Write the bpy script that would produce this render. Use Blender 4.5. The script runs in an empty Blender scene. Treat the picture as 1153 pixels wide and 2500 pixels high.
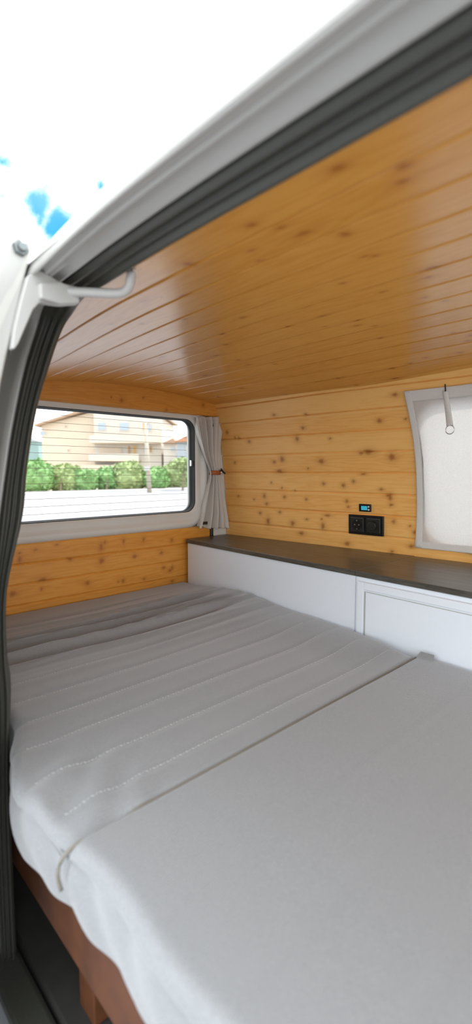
import bpy, bmesh, math, random
import numpy as np
from mathutils import Vector, Matrix, noise as mnoise
random.seed(7)
S = bpy.context.scene
COL = S.collection
# ------------------------------------------------------------------ camera
FPX = 1204.0
HEAD = math.radians(46.7)
PITCH = math.atan(101 / FPX)
EYE = Vector((0, 0, 1.534))
FH = Vector((-math.sin(HEAD), math.cos(HEAD), 0)); RT = Vector((math.cos(HEAD), math.sin(HEAD), 0)); ZZ = Vector((0, 0, 1))
FW = FH * math.cos(PITCH) - ZZ * math.sin(PITCH); UP = RT.cross(FW)
cd = bpy.data.cameras.new('camera'); cam = bpy.data.objects.new('camera', cd); COL.objects.link(cam)
cd.sensor_fit = 'HORIZONTAL'; cd.sensor_width = 36.0; cd.lens = 36.0 * FPX / 1153.0
cd.clip_start = 0.02; cd.clip_end = 1000
cam.matrix_world = Matrix((( RT.x, UP.x, -FW.x, EYE.x), (RT.y, UP.y, -FW.y, EYE.y), (RT.z, UP.z, -FW.z, EYE.z), (0, 0, 0, 1)))
cd.dof.use_dof = True; cd.dof.focus_distance = 1.95; cd.dof.aperture_fstop = 4.6
S.camera = cam
S.view_settings.view_transform = 'Standard'; S.view_settings.look = 'None'; S.view_settings.gamma = 1.0
S.view_settings.use_curve_mapping = False
S.view_settings.exposure = 1.15

def ray(x, y): return FW + RT * ((x - 576.5) / FPX) + UP * ((1250 - y) / FPX)
def far(x, y, D):                       # point at level distance D from the camera along its heading
    d = ray(x, y); return EYE + d * (D / d.dot(FH))
def onp(x, y, ax, v):
    d = ray(x, y); return EYE + d * ((v - EYE[ax]) / d[ax])
def uvproj(A):                          # array (n,3) -> pixels
    A = A - np.array(EYE); z = A @ np.array(FW)
    return 576.5 + FPX * (A @ np.array(RT)) / z, 1250 - FPX * (A @ np.array(UP)) / z

# ------------------------------------------------------------------ node helper
class NT:
    def __init__(s, name, world=False):
        if world: s.m = bpy.data.worlds.new(name)
        else: s.m = bpy.data.materials.new(name)
        s.m.use_nodes = True; s.t = s.m.node_tree; s.t.nodes.clear()
    def n(s, typ, props=None, **ins):
        d = s.t.nodes.new(typ)
        for k, v in (props or {}).items(): setattr(d, k, v)
        for k, v in ins.items():
            k = int(k[1:]) if (k[0] == 'i' and k[1:].isdigit()) else k.replace('_', ' ')
            sock = d.inputs[k]
            if isinstance(v, bpy.types.NodeSocket): s.t.links.new(v, sock)
            elif isinstance(v, (tuple, list)) and len(v) == 3 and sock.type == 'RGBA': sock.default_value = (*v, 1)
            else: sock.default_value = v
        return d
    def math(s, op, a, b=0.5, c=None, clamp=False):
        d = s.n('ShaderNodeMath', {'operation': op, 'use_clamp': clamp}, i0=a, i1=b)
        if c is not None:
            if isinstance(c, bpy.types.NodeSocket): s.t.links.new(c, d.inputs[2])
            else: d.inputs[2].default_value = c
        return d.outputs[0]
    def mix(s, f, a, b, mode='MIX'):
        return s.n('ShaderNodeMix', {'data_type': 'RGBA', 'blend_type': mode}, i0=f, i6=a, i7=b).outputs[2]
    def ramp(s, f, stops):
        d = s.n('ShaderNodeValToRGB', None, Fac=f); e = d.color_ramp.elements
        while len(e) < len(stops): e.new(0.5)
        for q, (p, c) in zip(e, stops): q.position = p; q.color = (*c, 1) if len(c) == 3 else c
        return d.outputs[0]
    def smooth(s, f, a, b):
        return s.n('ShaderNodeMapRange', {'interpolation_type': 'SMOOTHSTEP'}, Value=f, From_Min=a, From_Max=b).outputs[0]
    def noise(s, vec, scale, detail=3, rough=.5, out=0):
        return s.n('ShaderNodeTexNoise', None, Vector=vec, Scale=scale, Detail=detail, Roughness=rough).outputs[out]
    def bump(s, h, dist, strength=1.0):
        return s.n('ShaderNodeBump', None, Height=h, Distance=dist, Strength=strength).outputs[0]
    def pbr(s, **ins):
        b = s.n('ShaderNodeBsdfPrincipled', None, **ins)
        s.t.links.new(b.outputs[0], s.n('ShaderNodeOutputMaterial').inputs[0]); return s.m
    def end(s, sh):
        s.t.links.new(sh, s.n('ShaderNodeOutputMaterial').inputs[0]); return s.m

# ------------------------------------------------------------------ sky and sun
w = NT('sky', True)
g = w.n('ShaderNodeTexCoord').outputs['Generated']
nz = w.noise(g, 5.5, 7, .58)
bl = None
for (px, py, r) in ((5, 480, .085), (85, 490, .06), (150, 545, .055), (5, 395, .035), (248, 458, .03), (-140, 430, .13)):
    d = ray(px, py).normalized()
    dist = w.n('ShaderNodeVectorMath', {'operation': 'DISTANCE'}, i0=g, i1=tuple(d)).outputs['Value']
    q = w.math('SUBTRACT', 1.0, w.math('DIVIDE', dist, r))
    bl = q if bl is None else w.math('MAXIMUM', bl, q)
bl = w.math('MAXIMUM', bl, -0.55)
blue = w.smooth(w.math('ADD', w.math('MULTIPLY', bl, .55), w.math('MULTIPLY', w.math('SUBTRACT', nz, .5), 2.2)), .0, .42)
skyc = w.mix(blue, (.90, .96, 1.0), (.008, .16, .31))
skyc = w.mix(w.smooth(w.noise(g, 2.2, 4), .45, .8), skyc, w.mix(.3, skyc, (.76, .85, .95)))
bg = w.n('ShaderNodeBackground', None, Color=skyc, Strength=1.5)
w.t.links.new(bg.outputs[0], w.n('ShaderNodeOutputWorld').inputs[0])
S.world = w.m
sd = bpy.data.lights.new('sun', 'SUN'); sd.energy = 3.2; sd.angle = math.radians(1.2); sd.color = (1, .95, .87)
sun = bpy.data.objects.new('sun', sd); COL.objects.link(sun)
sun.rotation_euler = Vector((-.15, -.50, -1.15)).to_track_quat('-Z', 'Y').to_euler(); sun.location = (3, 4, 8)

# ------------------------------------------------------------------ materials
def wood(name, pitch, v0, light=(.92, .53, .17), dark=(.78, .38, .085), rough=.34, coat=.0, knots=True, spec=.5):
    t = NT(name)
    uv = t.n('ShaderNodeUVMap', {'uv_map': 'UVMap'}).outputs[0]
    sp = t.n('ShaderNodeSeparateXYZ', None, Vector=uv)
    u, v = sp.outputs[0], sp.outputs[1]
    idx = t.math('FLOOR', t.math('DIVIDE', t.math('SUBTRACT', v, v0), pitch))
    wn = t.n('ShaderNodeTexWhiteNoise', {'noise_dimensions': '1D'}, W=idx)
    rnd = wn.outputs['Value']
    halo = t.n('ShaderNodeAttribute', {'attribute_name': 'halo'}).outputs['Fac']
    kn = t.n('ShaderNodeAttribute', {'attribute_name': 'knot'}).outputs['Fac']
    vv = t.math('ADD', v, t.math('MULTIPLY', halo, .012))
    co = t.n('ShaderNodeCombineXYZ', None, X=t.math('ADD', t.math('MULTIPLY', u, .09), t.math('MULTIPLY', rnd, 17.0)), Y=vv, Z=t.math('MULTIPLY', rnd, 5.0)).outputs[0]
    big = t.noise(co, 22, 3, .5)
    rings = t.math('FRACT', t.math('MULTIPLY', big, 9.0))
    rings = t.smooth(t.math('ABSOLUTE', t.math('SUBTRACT', rings, .5)), .12, .5)
    fine = t.noise(co, 260, 4, .6)
    f = t.math('ADD', t.math('MULTIPLY', rings, .26), t.math('MULTIPLY', fine, .5))
    f = t.math('ADD', f, t.math('MULTIPLY', t.math('SUBTRACT', rnd, .5), .35))
    c = t.mix(t.smooth(f, .05, 1.0), light, dark)
    c = t.mix(t.math('MULTIPLY', halo, .55), c, (.52, .19, .03))
    # loose small pin knots
    vo = t.n('ShaderNodeTexVoronoi', None, Vector=t.n('ShaderNodeCombineXYZ', None, X=t.math('MULTIPLY', u, .55), Y=v, Z=rnd).outputs[0], Scale=13.0)
    pick = t.math('GREATER_THAN', t.n('ShaderNodeSeparateColor', None, Color=vo.outputs['Color']).outputs[0], .80)
    pin = t.math('MULTIPLY', t.math('SUBTRACT', 1.0, t.smooth(vo.outputs['Distance'], .01, .05)), pick)
    c = t.mix(t.math('MULTIPLY', pin, .7), c, (.34, .11, .02))
    c = t.mix(t.math('MULTIPLY', kn, .88), c, (.34, .095, .012))
    b = t.bump(t.math('ADD', fine, t.math('MULTIPLY', kn, -.5)), .0006, .5)
    return t.pbr(Base_Color=c, Roughness=t.math('ADD', rough, t.math('MULTIPLY', fine, .10)), Normal=b, Coat_Weight=coat, Coat_Roughness=.22, Specular_IOR_Level=spec)

def plain(name, col, rough=.5, metal=0.0, nscale=0, namt=.1, bd=0, spec=.5, coat=0.0):
    t = NT(name)
    co = t.n('ShaderNodeTexCoord').outputs['Object']
    n = t.noise(co, nscale or 40, 4)
    c = t.mix(n, tuple(x * (1 - namt) for x in col), tuple(min(1, x * (1 + namt)) for x in col))
    kw = dict(Base_Color=c, Roughness=rough, Metallic=metal, Specular_IOR_Level=spec, Coat_Weight=coat)
    if bd: kw['Normal'] = t.bump(n, bd)
    return t.pbr(**kw)

def cloth(name, col, col2, thread=1500, trans=None, rough=.95):
    t = NT(name)
    co = t.n('ShaderNodeTexCoord').outputs['Object']
    n1 = t.noise(co, 420, 3, .7); n2 = t.noise(co, 6, 3)
    sp = t.n('ShaderNodeSeparateXYZ', None, Vector=co)
    wx = t.math('SINE', t.math('MULTIPLY', t.math('ADD', sp.outputs[0], sp.outputs[1]), thread))
    wy = t.math('SINE', t.math('MULTIPLY', t.math('SUBTRACT', sp.outputs[2], sp.outputs[1]), thread))
    h = t.math('ADD', t.math('MULTIPLY', wx, wy), t.math('MULTIPLY', n1, 2.0))
    c = t.mix(t.smooth(n1, .3, .7), col, col2)
    c = t.mix(t.math('MULTIPLY', n2, .25), c, tuple(x * .88 for x in col))
    bm = t.bump(h, .0005, .6)
    if trans is None:
        return t.pbr(Base_Color=c, Roughness=.6, Normal=bm, Specular_IOR_Level=.5, Sheen_Weight=.6, Sheen_Roughness=.35)
    d = t.n('ShaderNodeBsdfDiffuse', None, Color=c, Normal=bm); tr = t.n('ShaderNodeBsdfTranslucent', None, Color=c)
    return t.end(t.n('ShaderNodeMixShader', None, i0=trans, i1=d.outputs[0], i2=tr.outputs[0]).outputs[0])

def glass(name, tint=(1, 1, 1), refl=.10):
    t = NT(name)
    co = t.n('ShaderNodeTexCoord').outputs['Object']
    tr = t.n('ShaderNodeBsdfTransparent', None, Color=tint)
    gl = t.n('ShaderNodeBsdfGlossy', None, Roughness=t.math('MULTIPLY', t.noise(co, 3), .03))
    fr = t.n('ShaderNodeFresnel', None, IOR=1.45)
    return t.end(t.n('ShaderNodeMixShader', None, i0=t.math('MULTIPLY', fr.outputs[0], refl * 6), i1=tr.outputs[0], i2=gl.outputs[0]).outputs[0])

M_WALL = wood('pine_wall', .0848, .071, light=(.99, .57, .18), dark=(.89, .41, .085), rough=.36)
M_CEIL = wood('pine_ceiling', .09, .0, light=(.76, .36, .07), dark=(.62, .245, .028), rough=.20, coat=.35)
M_REAR = wood('pine_rear', .0775, .0, light=(.84, .385, .07), dark=(.70, .265, .03), rough=.34)
M_HEAD = wood('pine_header', .5, 1.6, light=(.76, .34, .06), dark=(.62, .23, .03), rough=.34)
M_PAINT = plain('white_van_paint', (.50, .488, .455), .28, nscale=3, namt=.03, coat=.3)
M_PAINTI = plain('white_inner_paint', (.76, .74, .70), .35, nscale=5, namt=.05)
M_RUB = plain('dark_rubber', (.050, .050, .040), .42, nscale=300, namt=.35, bd=.0003)
M_BLACK = plain('black_gasket', (.012, .013, .010), .45, nscale=60, namt=.3)
M_ARM = plain('white_arm_paint', (.52, .51, .48), .38, nscale=30, namt=.05)
M_BOLT = plain('grey_bolt_metal', (.20, .22, .22), .35, .7, nscale=40)
M_MAT = cloth('grey_mattress_cloth', (.245, .247, .255), (.315, .318, .325))
M_THREAD = plain('stitch_thread', (.66, .66, .64), .8, nscale=200)
M_CURT = cloth('linen_curtain_cloth', (.84, .80, .75), (.93, .90, .86), trans=.24)
M_BLIND = cloth('linen_blind_cloth', (.74, .71, .68), (.84, .82, .80), thread=900, trans=.27)
M_HEM = cloth('linen_hem_cloth', (.82, .79, .75), (.90, .87, .83), thread=900, trans=.14)
M_LEATH = plain('tan_leather', (.42, .12, .035), .5, nscale=90, namt=.3, bd=.0004)
M_LAM = plain('white_laminate', (.83, .87, .93), .38, nscale=60, namt=.02)
M_GROOVE = plain('grey_inlay', (.42, .41, .36), .5)
M_PLAST = plain('black_socket_plastic', (.010, .009, .009), .30)
M_PLAST2 = plain('dark_socket_insert', (.018, .019, .015), .38)
M_CHROME = plain('steel', (.62, .62, .60), .25, 1.0)
M_WHITEB = plain('white_button', (.75, .72, .72), .4)
M_GLASS = glass('window_glass', (.97, .98, .98))
M_HEAT = plain('heating_wire', (.30, .24, .18), .6)
M_DWOOD = plain('dark_stained_wood', (.10, .032, .010), .5, nscale=22, namt=.5)
M_FLOOR = plain('dark_floor_lining', (.03, .028, .024), .7, nscale=30, namt=.3)
t = NT('display_blue'); co = t.n('ShaderNodeTexCoord').outputs['Object']
e = t.n('ShaderNodeEmission', None, Color=t.mix(t.noise(co, 160, 2), (.02, .20, .30), (.06, .42, .52)), Strength=.55); M_SCREEN = t.end(e.outputs[0])
# worktop: dark grey-brown wood laminate
t = NT('dark_worktop'); co = t.n('ShaderNodeTexCoord').outputs['Object']
mp = t.n('ShaderNodeMapping', None, Vector=co, Scale=(.07, 1, 1)).outputs[0]
n = t.noise(mp, 210, 4, .65); n2 = t.noise(mp, 35, 3)
c = t.mix(t.smooth(t.math('ADD', t.math('MULTIPLY', n, .6), t.math('MULTIPLY', n2, .4)), .35, .65), (.050, .045, .036), (.115, .105, .088))
M_TOP = t.pbr(Base_Color=c, Roughness=.33, Normal=t.bump(n, .0004, .5))

# ------------------------------------------------------------------ mesh helpers
def obj(name, bm, mat, parent=None, smooth=False, bevel=0, seg=2, label=None):
    if isinstance(bm, bpy.types.Mesh): me = bm
    else:
        me = bpy.data.meshes.new(name); bmesh.ops.recalc_face_normals(bm, faces=bm.faces); bm.to_mesh(me); bm.free()
    if mat and not me.materials: me.materials.append(mat)
    o = bpy.data.objects.new(name, me); COL.objects.link(o)
    if parent:
        o.parent = parent
        o.location = -Vector(root_loc(parent))
    if smooth:
        me.polygons.foreach_set('use_smooth', [True] * len(me.polygons))
    if bevel:
        b = o.modifiers.new('bevel', 'BEVEL'); b.width = bevel; b.segments = seg; b.limit_method = 'ANGLE'; b.angle_limit = .7
    if label: o['label'] = label
    return o
def root_loc(p):
    v = Vector(p.location)
    while p.parent: p = p.parent; v += p.location
    return v
def tag(o, label, cat, group=None):
    o['label'] = label; o['category'] = cat
    if group: o['group'] = group
    return o
def thing(name, loc, label, cat, group=None):
    o = bpy.data.objects.new(name, None); COL.objects.link(o); o.location = loc; o.empty_display_size = .1
    return tag(o, label, cat, group)
def struct(o, label=None):
    o['kind'] = 'structure'
    if label: o['label'] = label
    return o
def shell(name, loc=(0, 0, 0), label=None):
    o = bpy.data.objects.new(name, None); COL.objects.link(o); o.location = loc; return struct(o, label)
def box(bm, x0, x1, y0, y1, z0, z1, M=None):
    vs = [bm.verts.new((x, y, z)) for x in (x0, x1) for y in (y0, y1) for z in (z0, z1)]
    for f in ((0, 1, 3, 2), (4, 6, 7, 5), (0, 4, 5, 1), (2, 3, 7, 6), (0, 2, 6, 4), (1, 5, 7, 3)): bm.faces.new([vs[i] for i in f])
    if M is not None:
        for v in vs: v.co = M @ v.co
    return bm
def bx(*a, M=None): return box(bmesh.new(), *a, M=M)
def prism(bm, pts, off):                # closed polygon of 3D points extruded by off
    a = [bm.verts.new(p) for p in pts]; b = [bm.verts.new(Vector(p) + Vector(off)) for p in pts]; n = len(pts)
    bm.faces.new(a); bm.faces.new(b[::-1])
    for i in range(n): bm.faces.new((a[i], a[(i + 1) % n], b[(i + 1) % n], b[i]))
    return bm
def tube(bm, pts, r, n=10, closed=False, flat=None):
    pts = [Vector(p) for p in pts]; R = []; ln = len(pts)
    for i, p in enumerate(pts):
        if closed: d = pts[(i + 1) % ln] - pts[i - 1]
        else: d = pts[min(i + 1, ln - 1)] - pts[max(i - 1, 0)]
        d.normalize(); a = d.cross(ZZ if abs(d.z) < .95 else Vector((1, 0, 0))).normalized(); b = d.cross(a)
        rr = r[i] if isinstance(r, (list, tuple)) else r
        R.append([bm.verts.new(p + (a * math.cos(k * math.tau / n) + b * math.sin(k * math.tau / n)) * rr) for k in range(n)])
    m = ln if closed else ln - 1
    for i in range(m):
        for k in range(n): bm.faces.new((R[i][k], R[i][(k + 1) % n], R[(i + 1) % ln][(k + 1) % n], R[(i + 1) % ln][k]))
    if not closed: bm.faces.new(R[0][::-1]); bm.faces.new(R[-1])
    return bm
def cyl(bm, c, ax, r, h, n=20, r2=None):
    ax = Vector(ax).normalized(); c = Vector(c); a = ax.orthogonal().normalized(); b = ax.cross(a); r2 = r if r2 is None else r2
    A = [bm.verts.new(c + (a * math.cos(k * math.tau / n) + b * math.sin(k * math.tau / n)) * r) for k in range(n)]
    B = [bm.verts.new(c + ax * h + (a * math.cos(k * math.tau / n) + b * math.sin(k * math.tau / n)) * r2) for k in range(n)]
    bm.faces.new(A[::-1]); bm.faces.new(B)
    for k in range(n): bm.faces.new((A[k], A[(k + 1) % n], B[(k + 1) % n], B[k]))
    return bm
def catmull(P, m=6):
    P = [Vector(p) for p in P]; out = []
    for i in range(len(P) - 1):
        a, b, c, d = P[max(i - 1, 0)], P[i], P[i + 1], P[min(i + 2, len(P) - 1)]
        for k in range(m):
            s = k / m
            out.append(.5 * ((2 * b) + (c - a) * s + (2 * a - 5 * b + 4 * c - d) * s * s + (3 * b - a - 3 * c + d) * s ** 3))
    out.append(P[-1]); return out
def gridmesh(name, X, uv=None, mask=None, attrs=None, smooth=True):   # X: (n,m,3)
    n, m = X.shape[:2]; i = np.arange(n * m).reshape(n, m)
    q = np.stack([i[:-1, :-1], i[1:, :-1], i[1:, 1:], i[:-1, 1:]], -1)
    if mask is not None: q = q[mask]
    q = q.reshape(-1, 4)
    me = bpy.data.meshes.new(name); me.vertices.add(n * m); me.vertices.foreach_set('co', X.reshape(-1).astype(np.float32))
    me.loops.add(len(q) * 4); me.loops.foreach_set('vertex_index', q.reshape(-1).astype(np.int32))
    me.polygons.add(len(q)); me.polygons.foreach_set('loop_start', (np.arange(len(q)) * 4).astype(np.int32))
    me.update(calc_edges=True)
    if uv is not None:
        l = me.uv_layers.new(name='UVMap'); l.data.foreach_set('uv', uv.reshape(-1, 2)[q.reshape(-1)].reshape(-1).astype(np.float32))
    for k, a in (attrs or {}).items():
        at = me.attributes.new(k, 'FLOAT', 'POINT'); at.data.foreach_set('value', a.reshape(-1).astype(np.float32))
    if smooth: me.polygons.foreach_set('use_smooth', [True] * len(q))
    me.validate(); return me
def sample_v(v0, v1, pitch, g0, step, gw=.0026):   # sample positions with extra rows at grooves
    s = set(np.round(np.arange(v0, v1 + 1e-6, step), 5)) | {v1}
    k = math.ceil((v0 - g0) / pitch)
    while g0 + k * pitch < v1:
        c = g0 + k * pitch
        s = {q for q in s if abs(q - c) > gw * 1.2}
        s |= {round(c + d, 5) for d in (-gw, -gw * .4, 0, gw * .4, gw) if v0 <= c + d <= v1}
        k += 1
    return np.array(sorted(s))
def planks(name, fn, us, vs, pitch, g0, knots, mat, nrm, depth=.010, mask=None, offs=.0):
    U, V = np.meshgrid(us, vs, indexing='ij')
    X = fn(U, V)
    ph = (V - g0) / pitch; dd = np.abs(ph - np.round(ph)) * pitch
    gr = np.clip((.0026 - dd) / (.0026 * .6), 0, 1)
    X = X + np.array(nrm) * (gr * depth)[..., None]
    px, py = uvproj(X.reshape(-1, 3)); px = px.reshape(U.shape); py = py.reshape(U.shape)
    kn = np.zeros(U.shape); ha = np.zeros(U.shape)
    for i, (kx, ky, ru, rv) in enumerate(knots):
        j = np.argmin((px - kx) ** 2 + (py - ky) ** 2); cu, cv = U.flat[j], V.flat[j]
        du, dv = (U - cu) / ru, (V - cv) / rv
        ang = np.arctan2(dv, du); wob = 1 + .10 * np.sin(3 * ang + i) + .06 * np.sin(5 * ang + 2 * i)
        r = np.sqrt(du * du + dv * dv) / wob
        kn = np.maximum(kn, np.clip(1.45 - r, 0, 1) * .9)
        ha = np.maximum(ha, np.exp(-((du / 2.6) ** 2 + (dv / 2.0) ** 2)))
    me = gridmesh(name, X, np.stack([U, V], -1), mask(U, V) if mask else None, {'knot': kn, 'halo': ha})
    return obj(name, me, mat)
def sm(a, b, x): t_ = np.clip((x - a) / (b - a), 0, 1); return t_ * t_ * (3 - 2 * t_)

# ------------------------------------------------------------------ van shell
XR = -1.90                     # plane of the tailgate lining
def wy0(x): return 1.80 + np.minimum(0, (x + .70)) * .078
def lean(z, x):
    k = .62 + .38 * sm(-1.9, -1.15, x)
    return .128 * k * np.clip((z - 1.2) / .62, 0, 2) ** 2.4
def wallY(x, z): return wy0(x) - lean(z, x)
def ye(x): return 1.640 + .03 * sm(-1.2, -1.87, x)       # where the ceiling meets the wall
def ze(x): return 1.846 + .018 * sm(-1.1, -.6, x) + .004 * sm(-1.2, -1.87, x)
def crown(x): return 1.905 - .012 * sm(-.7, -1.9, x)
def ceilZ(x, y):
    d = y - 1.13
    farz = crown(x) - (crown(x) - ze(x)) * (np.clip(d, 0, 2) / (ye(x) - 1.13)) ** 2
    kn = .072 + .12 * sm(-.9, -1.9, x)
    return np.where(d > 0, farz, crown(x) - kn * d * d)
us = np.arange(-1.885, 1.25, .006)
us = np.concatenate([us[us < -.2], np.arange(-.2, 1.25, .03)])
# ceiling: v follows boards, boards fan out very slightly towards the rear
def fceil(U, V):
    Y = V + (1.1 - V) * .05 * sm(-.6, -1.9, U)
    Y = np.where(V > 1.66, ye(U) + .012, Y); Y = np.minimum(Y, ye(U) + .012)
    return np.stack([U, Y, ceilZ(U, Y)], -1)
ck = [(828, 413, .010, .007), (993, 404, .009, .006), (980, 445, .009, .006), (617, 551, .009, .007), (690, 557, .008, .005), (743, 568, .014, .006), (843, 573, .007, .010),
      (612, 609, .007, .004), (635, 637, .005, .004), (890, 625, .006, .004), (918, 625, .006, .005), (1054, 653, .014, .007), (1048, 675, .009, .005), (839, 692, .007, .005), (592, 774, .010, .006),
      (936, 713, .007, .004), (1039, 726, .006, .004), (1087, 733, .006, .004), (786, 771, .010, .005), (703, 787, .007, .004), (873, 781, .008, .004), (872, 794, .010, .005), (917, 797, .007, .004),
      (929, 816, .007, .005), (794, 796, .005, .003), (1107, 813, .007, .004), (1143, 834, .008, .005), (1153, 819, .007, .006), (1125, 862, .007, .005), (1003, 888, .009, .006), (957, 901, .010, .005), (966, 916, .012, .005),
      (1040, 873, .006, .004), (825, 917, .008, .005), (838, 921, .005, .004), (869, 933, .005, .004), (529, 868, .011, .006), (502, 917, .010, .006), (543, 815, .007, .005), (552, 840, .007, .006), (582, 878, .008, .005),
      (460, 643, .006, .010), (448, 720, .010, .004), (352, 733, .010, .004), (450, 781, .007, .005), (473, 829, .007, .005), (452, 861, .008, .005), (395, 871, .008, .005), (349, 791, .006, .006), (275, 790, .006, .004),
      (250, 912, .008, .005), (147, 915, .006, .004), (232, 902, .006, .004), (345, 892, .006, .004), (590, 948, .010, .006), (532, 969, .008, .006), (700, 965, .010, .006), (672, 888, .006, .004), (605, 890, .006, .004), (150, 835, .012, .004)]
vs = sample_v(.452, 1.70, .09, .0, .006)
planks('ceiling', fceil, us, vs, .09, .0, ck, M_CEIL, (0, 0, 1))
struct(bpy.data.objects['ceiling'])
# far side wall with the side window cut out
def arcz(v, x=None): return v * 1.0
WZ0 = .95
vs = sample_v(WZ0, 1.905, .0848, 1.271 - .0848 * 4, .006)
def fwall(U, V):
    Z = V - .022 * np.clip((V - 1.55) / .3, 0, 1.5) ** 2
    Z = np.minimum(Z, ze(U) + .02)
    return np.stack([U, wallY(U, Z), Z], -1)
WX0, WX1, WB, WT, WRAD = -.850, .05, 1.270, 1.775, .085
def inwin(X, Z):
    cx = np.clip(X, WX0 + WRAD, WX1 - WRAD); cz = np.clip(Z, WB + WRAD, WT - WRAD)
    return (X - cx) ** 2 + (Z - cz) ** 2 < WRAD ** 2
def wmask(U, V): 
    h = ~inwin(U, fwall(U, V)[..., 2]); return h[:-1, :-1] & h[1:, 1:] & h[1:, :-1] & h[:-1, 1:]
wk = [(726, 1072, .007, .009), (739, 1045, .007, .006), (689, 1121, .010, .011), (669, 1127, .008, .006), (682, 1151, .013, .007), (784, 1126, .011, .009), (670, 1013, .007, .005), (555, 1057, .006, .008), (575, 1050 + 18, .004, .004),
      (608, 1079, .007, .006), (586, 1070, .004, .005), (574, 1130, .005, .005), (556, 1270, .004, .004), (902, 1103, .016, .009), (882, 1108, .009, .005), (958, 1117, .011, .011), (927, 1026, .008, .007), (963, 965, .009, .006), (840, 1185, .007, .007),
      (864, 1176, .006, .006), (790, 1181, .006, .006), (664, 1178, .004, .004), (582, 1212, .005, .005), (647, 1211, .006, .008), (652, 1229, .006, .006), (694, 1212, .006, .006), (747, 1220, .005, .005), (848, 1224, .006, .006), (850, 1238, .005, .005),
      (683, 1251, .006, .006), (635, 1254, .006, .006), (656, 1271, .008, .013), (716, 1278, .009, .010), (790, 1284, .007, .012), (749, 1268, .005, .004), (786, 1267, .004, .004), (735, 1303, .011, .007), (848, 1327, .010, .008), (951, 1211, .010, .006),
      (953, 1233, .005, .005), (959, 1233, .005, .004), (932, 1195, .007, .005), (952, 1213, .006, .012), (963, 1275, .006, .007), (1004, 1334, .008, .006), (958, 1348, .006, .005), (883, 1344, .008, .004), (1012, 1300, .005, .007), (1150, 1350, .014, .006),
      (800, 1257, .012, .005), (745, 1020 - 9, .005, .004), (805, 1070, .005, .004), (752, 1145, .004, .004), (720, 1150 + 47, .003, .003), (992, 1024, .004, .004), (887, 1157, .008, .004), (1000, 1283, .004, .004), (621, 1220, .004, .004), (688, 1191, .004, .004)]
wl = planks('wall_left', fwall, us, vs, .0848, 1.271 - .0848 * 4, wk, M_WALL, (0, 1, 0), mask=wmask)
struct(wl)
# outer skin of the van: roof, far side outer panels, floor, near side rear quarter
bm = bmesh.new()
prof = [(.330, 1.874), (.352, 1.900), (.40, 1.930), (.50, 1.958), (.80, 1.985), (1.15, 1.995), (1.45, 1.98), (1.60, 1.95), (1.68, 1.90), (1.70, 1.86), (1.685, 1.865), (1.60, 1.91), (1.15, 1.955), (.52, 1.925), (.42, 1.895), (.36, 1.888), (.36, 1.878)]
prism(bm, [(-2.02, y, z) for y, z in prof], (3.5, 0, 0))
struct(obj('ceiling_roof_skin', bm, M_PAINT), 'white outer roof of the van')
bpy.data.objects['ceiling_roof_skin'].name = 'trim_1'
sk = bmesh.new()
def skin_panel(bm, xs0, xs1, z0, z1):
    n = 44
    for i in range(n):
        za, zb = z0 + (z1 - z0) * i / n, z0 + (z1 - z0) * (i + 1) / n
        q = [(x, float(wallY(np.float64(x), np.float64(z))) + o, z) for (x, z) in ((xs0, za), (xs1, za), (xs1, zb), (xs0, zb)) for o in (.022,)]
        prism(bm, q, (0, .012, 0))
skin_panel(sk, -2.0, WX0 - .03, .35, 1.90); skin_panel(sk, WX1 + .03, 1.45, .35, 1.90); skin_panel(sk, WX0 - .03, WX1 + .03, .35, WB - .03); skin_panel(sk, WX0 - .03, WX1 + .03, WT + .03, 1.90)
struct(obj('trim_2', sk, M_PAINT), 'white outer side panel')
struct(obj('floor', bx(-1.98, 1.4, .34, 1.80, .46, .52), M_FLOOR))
bm = bmesh.new(); box(bm, -1.98, -1.10, .30, .335, .40, 1.30)
prism(bm, [(-1.98, .30, 1.30), (-1.98, .335, 1.30), (-1.98, .455, 1.86), (-1.98, .40, 1.88)], (.88, 0, 0))
struct(obj('wall_right', bm, M_PAINT))

# ---- side window
W2 = shell('window_2', (-.4, 1.80, 1.5))
rim = []
for cx, cz, a0 in ((WX1 - WRAD, WT - WRAD, 0), (WX0 + WRAD, WT - WRAD, 90), (WX0 + WRAD, WB + WRAD, 180), (WX1 - WRAD, WB + WRAD, 270)):
    for k in range(7):
        a = math.radians(a0 + k * 15); rim.append((cx + WRAD * math.cos(a), cz + WRAD * math.sin(a)))
bm = bmesh.new(); R = []
for (x, z) in rim:
    y = float(wallY(np.float64(x), np.float64(z))); cx, cz = (WX0 + WX1) / 2, (WB + WT) / 2
    ox, oz = cx + (x - cx) * 1.03, cz + (z - cz) * 1.05
    R.append([bm.verts.new(p) for p in ((ox, y + .001, oz), (x, y + .001, z), (x, y + .026, z), (ox, y + .026, oz))])
for i in range(len(R)):
    a, b = R[i], R[(i + 1) % len(R)]
    for k in range(4): bm.faces.new((a[k], a[(k + 1) % 4], b[(k + 1) % 4], b[k]))
obj('window_frame', bm, M_BLACK, W2)
bm = bmesh.new(); xs = np.linspace(WX0, WX1, 6); zs = np.linspace(WB, WT, 10)
V = [[bm.verts.new((x, float(wallY(np.float64(x), np.float64(z))) + .022, z)) for z in zs] for x in xs]
for i in range(5):
    for j in range(9): bm.faces.new((V[i][j], V[i + 1][j], V[i + 1][j + 1], V[i][j + 1]))
obj('glass_pane', bm, M_GLASS, W2, smooth=True)

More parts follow.
